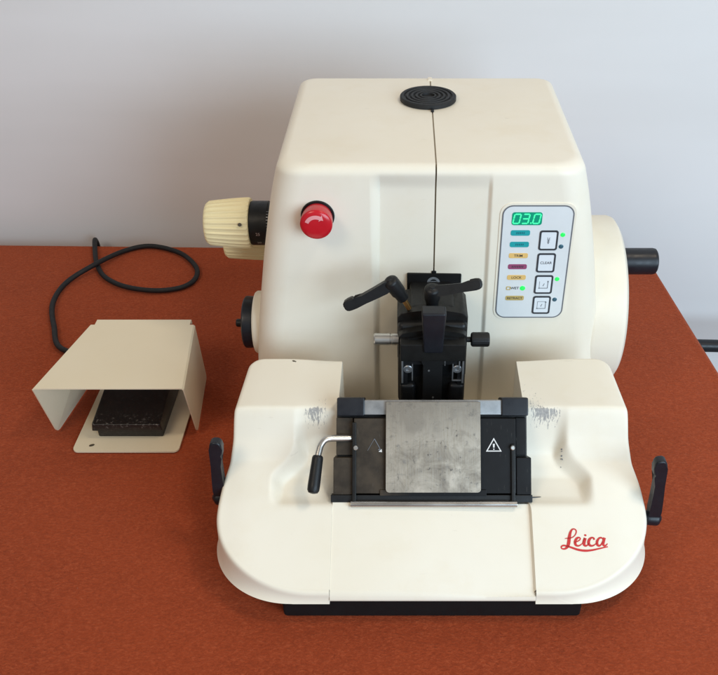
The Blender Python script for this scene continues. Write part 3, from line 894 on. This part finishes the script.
# small chips and a dark scratch
bm = bmesh.new()
for (x, y, s) in ((-.1218, .7432, .0016), (-.120, .7425, .0010), (-.1225, .744, .0008)):
    X = CX-x
    add_prism(bm, [(s*math.cos(a)*(1+.3*math.sin(3*a)), s*.6*math.sin(a)) for a in np.linspace(0, 2*math.pi, 10)[:-1]], frame((x, y-.001, surf(X, y-.003)+.0001), (1, 0, 0), (0, 1, 0), (0, 0, 1)), -.0005, .0003)
finish('paint_chip', bm, 'chip', shl)
bm = bmesh.new()
def on_surf(x, y, lift=.0004): return Vector((x, y, surf(abs(x-CX), y)+lift))
add_tube(bm, [on_surf(x, .6085+.0002*k, .0002) for k, x in enumerate(np.linspace(.1285, .1385, 6))], [.0007, .0007, .0006, .0006, .0005, .0003], 6)
finish('scratch_mark', bm, 'ink', shr)
bm = bmesh.new()
for k in range(9):
    x, y = .1635+random.uniform(-.0012, .0012), .652-.001*k+random.uniform(-.002, .002); s = random.uniform(.0003, .0008)
    add_prism(bm, [(s*math.cos(a), s*1.4*math.sin(a)) for a in np.linspace(0, 2*math.pi, 8)[:-1]], frame(on_surf(x, y, 0), (1, 0, 0), (0, .75, .66), (0, -.66, .75)), -.0004, .0003)
finish('paint_chip', bm, 'grey_ink', shr)

# front panel between the shoulders
def front_panel():
    bm = bmesh.new()
    ys = list(np.linspace(.660, .600, 14))+list(np.linspace(.597, .535, 22))+[.531, .527, .524]
    xs = np.linspace(-.0997, .0997, 60)
    g = []
    for y in ys:
        z = min(P(y), .0885) if y < .62 else .0855
        if y > .600: z = min(z, .0868-.03*sstep(.600, .64, y))
        g.append([bm.verts.new((CX+x, y, z-.0009-.0036*sstep(-.06, .0985, x))) for x in xs])
    z0 = g[-1][0].co.z-.002
    for yy, zz in ((.5222, z0-.0016), (.5212, z0-.004), (.5208, .0335), (.5214, .0322), (.5245, .0320)):
        g.append([bm.verts.new((CX+x, yy, zz)) for x in xs])
    for i in range(len(g)-1):
        for j in range(len(xs)-1): bm.faces.new((g[i][j], g[i][j+1], g[i+1][j+1], g[i+1][j]))
    return bm
finish('front_panel', front_panel(), 'cream', mic, angle=42)
bm = bmesh.new(); add_box(bm, (CX-.0955, .640, .036), (CX+.0955, .8065, .0500), .001)
finish('waste_tray', bm, 'cream', mic)

# red script on the right shoulder
def script():
    bm = bmesh.new()
    U = lambda X, Y: on_surf((540+X/7.18-405)*.838/850, .600-.000865*(510+Y/7.18-501), .00035)
    def stroke(pts, w):
        p = catmull([Vector((x, y, 0)) for x, y in pts], 8); N = len(p)
        ws = np.interp(np.linspace(0, 1, N), np.linspace(0, 1, len(w)), w)*1.42
        rows = []
        for i in range(N):
            t = (p[min(i+1, N-1)]-p[max(0, i-1)]).normalized(); nn = Vector((-t.y, t.x, 0))*ws[i]/2
            a, b = p[i]+nn, p[i]-nn
            rows.append([bm.verts.new(U(a.x, a.y)), bm.verts.new(U(b.x, b.y))])
        for i in range(N-1): bm.faces.new((rows[i][0], rows[i][1], rows[i+1][1], rows[i+1][0]))
    stroke([(182, 206), (200, 203), (224, 201), (248, 190), (265, 168), (267, 148), (254, 138), (238, 143), (224, 165), (214, 200), (207, 235), (196, 262), (176, 277), (156, 275), (152, 263), (166, 254), (190, 257), (225, 268), (270, 283), (320, 290), (370, 286), (425, 275), (486, 262)],
           [3, 5, 5, 5, 6, 7, 6, 8, 13, 17, 17, 14, 8, 7, 7, 8, 9, 10, 11, 11, 9, 7, 5])
    stroke([(246, 232), (268, 226), (288, 215), (293, 204), (283, 198), (266, 206), (254, 228), (256, 248), (270, 256), (288, 252), (306, 238)], [4, 5, 6, 6, 8, 12, 14, 13, 9, 6, 4])
    stroke([(306, 238), (316, 214), (326, 204)], [4, 6, 8]); stroke([(329, 201), (320, 226), (317, 248), (328, 256), (342, 250), (354, 236)], [15, 15, 14, 9, 6, 4])
    stroke([(392, 214), (390, 203), (376, 199), (358, 212), (350, 234), (356, 251), (372, 256), (390, 250), (408, 236)], [10, 9, 8, 13, 15, 13, 9, 6, 4])
    stroke([(458, 212), (446, 200), (428, 204), (413, 224), (411, 245), (422, 256), (438, 248), (452, 226)], [6, 8, 9, 13, 14, 10, 7, 6])
    stroke([(468, 199), (459, 224), (454, 246), (462, 256), (476, 250), (486, 240)], [14, 14, 13, 9, 6, 4])
    c = Vector((331, 182)); vs = [bm.verts.new(U(c.x+9*math.cos(a), c.y+7*math.sin(a))) for a in np.linspace(0, 2*math.pi, 13)[:-1]]; bm.faces.new(vs)
    for f in bm.faces:
        f.normal_update()
        if f.normal.z < 0: f.normal_flip()
    return bm
bmS = script()
meS = finish('script_logo', bmS, 'logo', shr, smooth=False)

# side clamping levers on the cover
lever((.2580, .5990, .0640), (.2400, .6000, .0650), (.2500, .6040, .1430), (0, -1, .3), 'side_lever', mic, .0078, 1.05, label='right black lever on the side of the cover', hook=-1)
lever((-.1955, .6200, .0720), (-.1800, .6210, .0730), (-.1885, .6250, .1480), (0, -1, .3), 'side_lever', mic, .0078, 1.05, label='left black lever on the side of the cover', hook=1)

# ---- knife holder on its sloping face
BO = Vector((0, .6035, .0890)); BS = Vector((0, .627, .779)).normalized(); BN = Vector((0, -BS.z, BS.y))
BM = frame(BO, (1, 0, 0), BS, BN)      # local x, s (up the slope), n (out of the face)
def K(px): return (px-405)*.860/850
def kbox(bm, p0, p1, s0, s1, n0, n1, bev=.0008): return add_box(bm, (K(p0), s0, n0), (K(p1), s1, n1), bev, 2, BM)
bm = bmesh.new()
kbox(bm, 336, 528, .004, .094, -.058, -.006, .002)
kbox(bm, 331, 532, -.0045, .0030, -.040, .0025, .0008)
kh = finish('knife_holder', bm, 'black', mic)
for a, b in ((333.5, 353), (516, 531)):
    bm = bmesh.new()
    kbox(bm, a, b, .0032, .0405, -.040, .0020, .001)
    kbox(bm, a+2.5 if a < 400 else a, b if a < 400 else b-4.5, .0425, .0805, -.040, -.0015, .001)
    finish('holder_cheek', bm, 'dusty', kh)
bm = bmesh.new(); kbox(bm, 354, 515.5, .0045, .0800, -.008, .0035, .0008)
kbox(bm, 380, 486, .0025, .0085, .0005, .0050, .0006)
hp = finish('holder_plate', bm, 'dusty', kh)
# hazard triangles
def hazard(cx, cs, sc_, full):
    bm = bmesh.new(); m = BM @ Matrix.Translation((cx, cs, 0))
    tr = lambda q: [(q*math.cos(R(a))*sc_*1.0, q*math.sin(R(a))*sc_) for a in (90, 210, 330)]
    if full:
        add_ring(bm, tr(1.0), tr(.78), m, .0034, .0039)
        add_prism(bm, [(-.0007, -.0006), (.0007, -.0006), (.0010, .0032), (-.0010, .0032)], m, .0034, .0039)
        add_prism(bm, [(.0007*math.cos(a), -.0022+.0007*math.sin(a)) for a in np.linspace(0, 2*math.pi, 11)[:-1]], m, .0034, .0039)
    else:
        def line(x0, y0, x1, y1, t):
            d = Vector((x1-x0, y1-y0)).normalized(); n = Vector((-d.y, d.x))*t/2
            add_prism(bm, [(x0-n.x, y0-n.y), (x1-n.x, y1-n.y), (x1+n.x, y1+n.y), (x0+n.x, y0+n.y)], m, .0034, .0039)
        T = tr(.92)
        line(*T[0], *T[1], .0004); line(*T[0], *T[2], .0007)
        add_prism(bm, [T[2], (T[2][0]-.0012, T[2][1]+.0026), (T[2][0]-.0034, T[2][1]+.0006)][::-1], m, .0034, .0039)
    return bm
finish('warning_triangle', hazard(K(493.5), .0512, .0092, True), 'white_ink', hp, 'clear white warning triangle', smooth=False)
finish('warning_triangle', hazard(K(374.5), .0515, .0086, False), 'grey_ink', hp, 'mostly worn away warning triangle', smooth=False)
bm = bmesh.new(); T = BM @ Matrix.Translation((K(381), .0470, 0)); add_prism(bm, [(.0012, -.0010), (.0008, .0022), (-.0024, -.0006)], T, .0034, .0041)
finish('triangle_remnant', bm, 'white_ink', hp, smooth=False)
# clamp bar along the top edge
bm = bmesh.new(); kbox(bm, 364, 502, .0835, .0985, -.016, .0040, .0010); finish('clamp_strip', bm, 'strip', kh)
for a, b in ((337, 364.6), (501, 528)):
    bm = bmesh.new(); kbox(bm, a, b, .0825, .1010, -.024, .0062, .0016); finish('bar_end', bm, 'navy', kh)
# steel face plate
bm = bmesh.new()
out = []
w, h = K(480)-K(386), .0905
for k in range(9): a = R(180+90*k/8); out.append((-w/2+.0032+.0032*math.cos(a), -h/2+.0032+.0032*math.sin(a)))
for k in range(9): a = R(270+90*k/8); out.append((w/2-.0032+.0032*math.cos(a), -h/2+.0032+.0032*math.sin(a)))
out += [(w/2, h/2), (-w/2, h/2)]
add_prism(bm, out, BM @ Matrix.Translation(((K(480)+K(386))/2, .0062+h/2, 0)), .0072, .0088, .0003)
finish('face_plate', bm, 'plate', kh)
# swing arms, pivots, rod
for px, s1 in ((354.5, .0760), (512.5, .0540)):
    bm = bmesh.new(); kbox(bm, px-1.9, px+1.9, -.0070, s1, .0036, .0062, .0006)
    add_lathe(bm, BM @ Vector((K(px), -.0055, .0036)), BN, [(0, .0032), (.0028, .0032), (.0032, .0028)], 20)
    arm = finish('swing_arm', bm, 'anod', kh)
    bm = bmesh.new(); add_lathe(bm, BM @ Vector((K(px+1.5 if px < 400 else px-.5), .0505, .0060)), BN, [(0, .0023), (.0014, .0023), (.0020, .0016), (.0020, .0003)], 20); finish('pivot_screw', bm, 'steel', arm)
bm = bmesh.new(); add_cyl(bm, BM @ Vector((K(351), -.0058, .0052)), BM @ Vector((K(516), -.0058, .0052)), .0033, .0004, 24)
finish('guard_rod', bm, 'steel', kh)
# crank lever on the left
bm = bmesh.new()
pts = [BM @ Vector((K(p), s, n)) for p, s, n in ((353, .0600, -.001), (340, .0600, .003), (331, .0600, .0065), (325.5, .0585, .0085), (321.8, .0535, .0105), (320, .0470, .0125), (318.5, .0400, .0145))]
add_tube(bm, catmull(pts, 8), .0034, 16)
cr = finish('crank_lever', bm, 'steel', kh)
bm = bmesh.new()
g0, g1 = BM @ Vector((K(319.3), .0435, .0135)), BM @ Vector((K(315.2), .0075, .0200))
add_lathe(bm, g0, g1-g0, [(0, .0042), (.0012, .0052), (.003, .0056), (.030, .0062), (.0345, .0060), (.0370, .0046), (.0378, .0020), (.0380, .0003)], 28)
finish('lever_grip', bm, 'black', cr)

# ------------------------------------------------------------------ camera
cam = bpy.data.cameras.new('Camera'); co = bpy.data.objects.new('Camera', cam); col.objects.link(co)
cam.sensor_fit = 'HORIZONTAL'; cam.sensor_width = 36; cam.lens = 850/718*36
cam.shift_x = -(405-359)/718; cam.clip_start = .02; cam.clip_end = 60
co.location = (0, 0, .72); co.rotation_euler = (R(90-35.6), 0, 0)
sc.camera = co

# ------------------------------------------------------------------ light
def area(name, loc, target, sx_, sy_, power, colr):
    l = bpy.data.lights.new(name, 'AREA'); l.shape = 'RECTANGLE'; l.size = sx_; l.size_y = sy_; l.energy = power; l.color = colr
    o = bpy.data.objects.new(name, l); col.objects.link(o); o.location = loc
    o.rotation_euler = (Vector(target)-Vector(loc)).to_track_quat('-Z', 'Y').to_euler()
area('window_light', (1.35, -.95, .85), (0, .9, .15), 1.7, 1.2, 53, (.64, .835, 1.0))
area('ceiling_light', (.80, .45, 1.95), (0, .85, 0), .30, .30, 8.6, (1.0, .86, .67))
area('room_lamp', (-.85, -.2, 1.5), (-.15, 1.0, .1), .6, .6, 7.5, (1.0, .86, .68))
w = bpy.data.worlds.new('World'); sc.world = w; w.use_nodes = True
bg = w.node_tree.nodes['Background']; bg.inputs[0].default_value = (1.0, .96, .92, 1); bg.inputs[1].default_value = .235

sc.render.engine = 'CYCLES'
sc.view_settings.view_transform = 'Standard'; sc.view_settings.look = 'None'; sc.view_settings.exposure = 0
sc.render.resolution_x = 1024; sc.render.resolution_y = 963
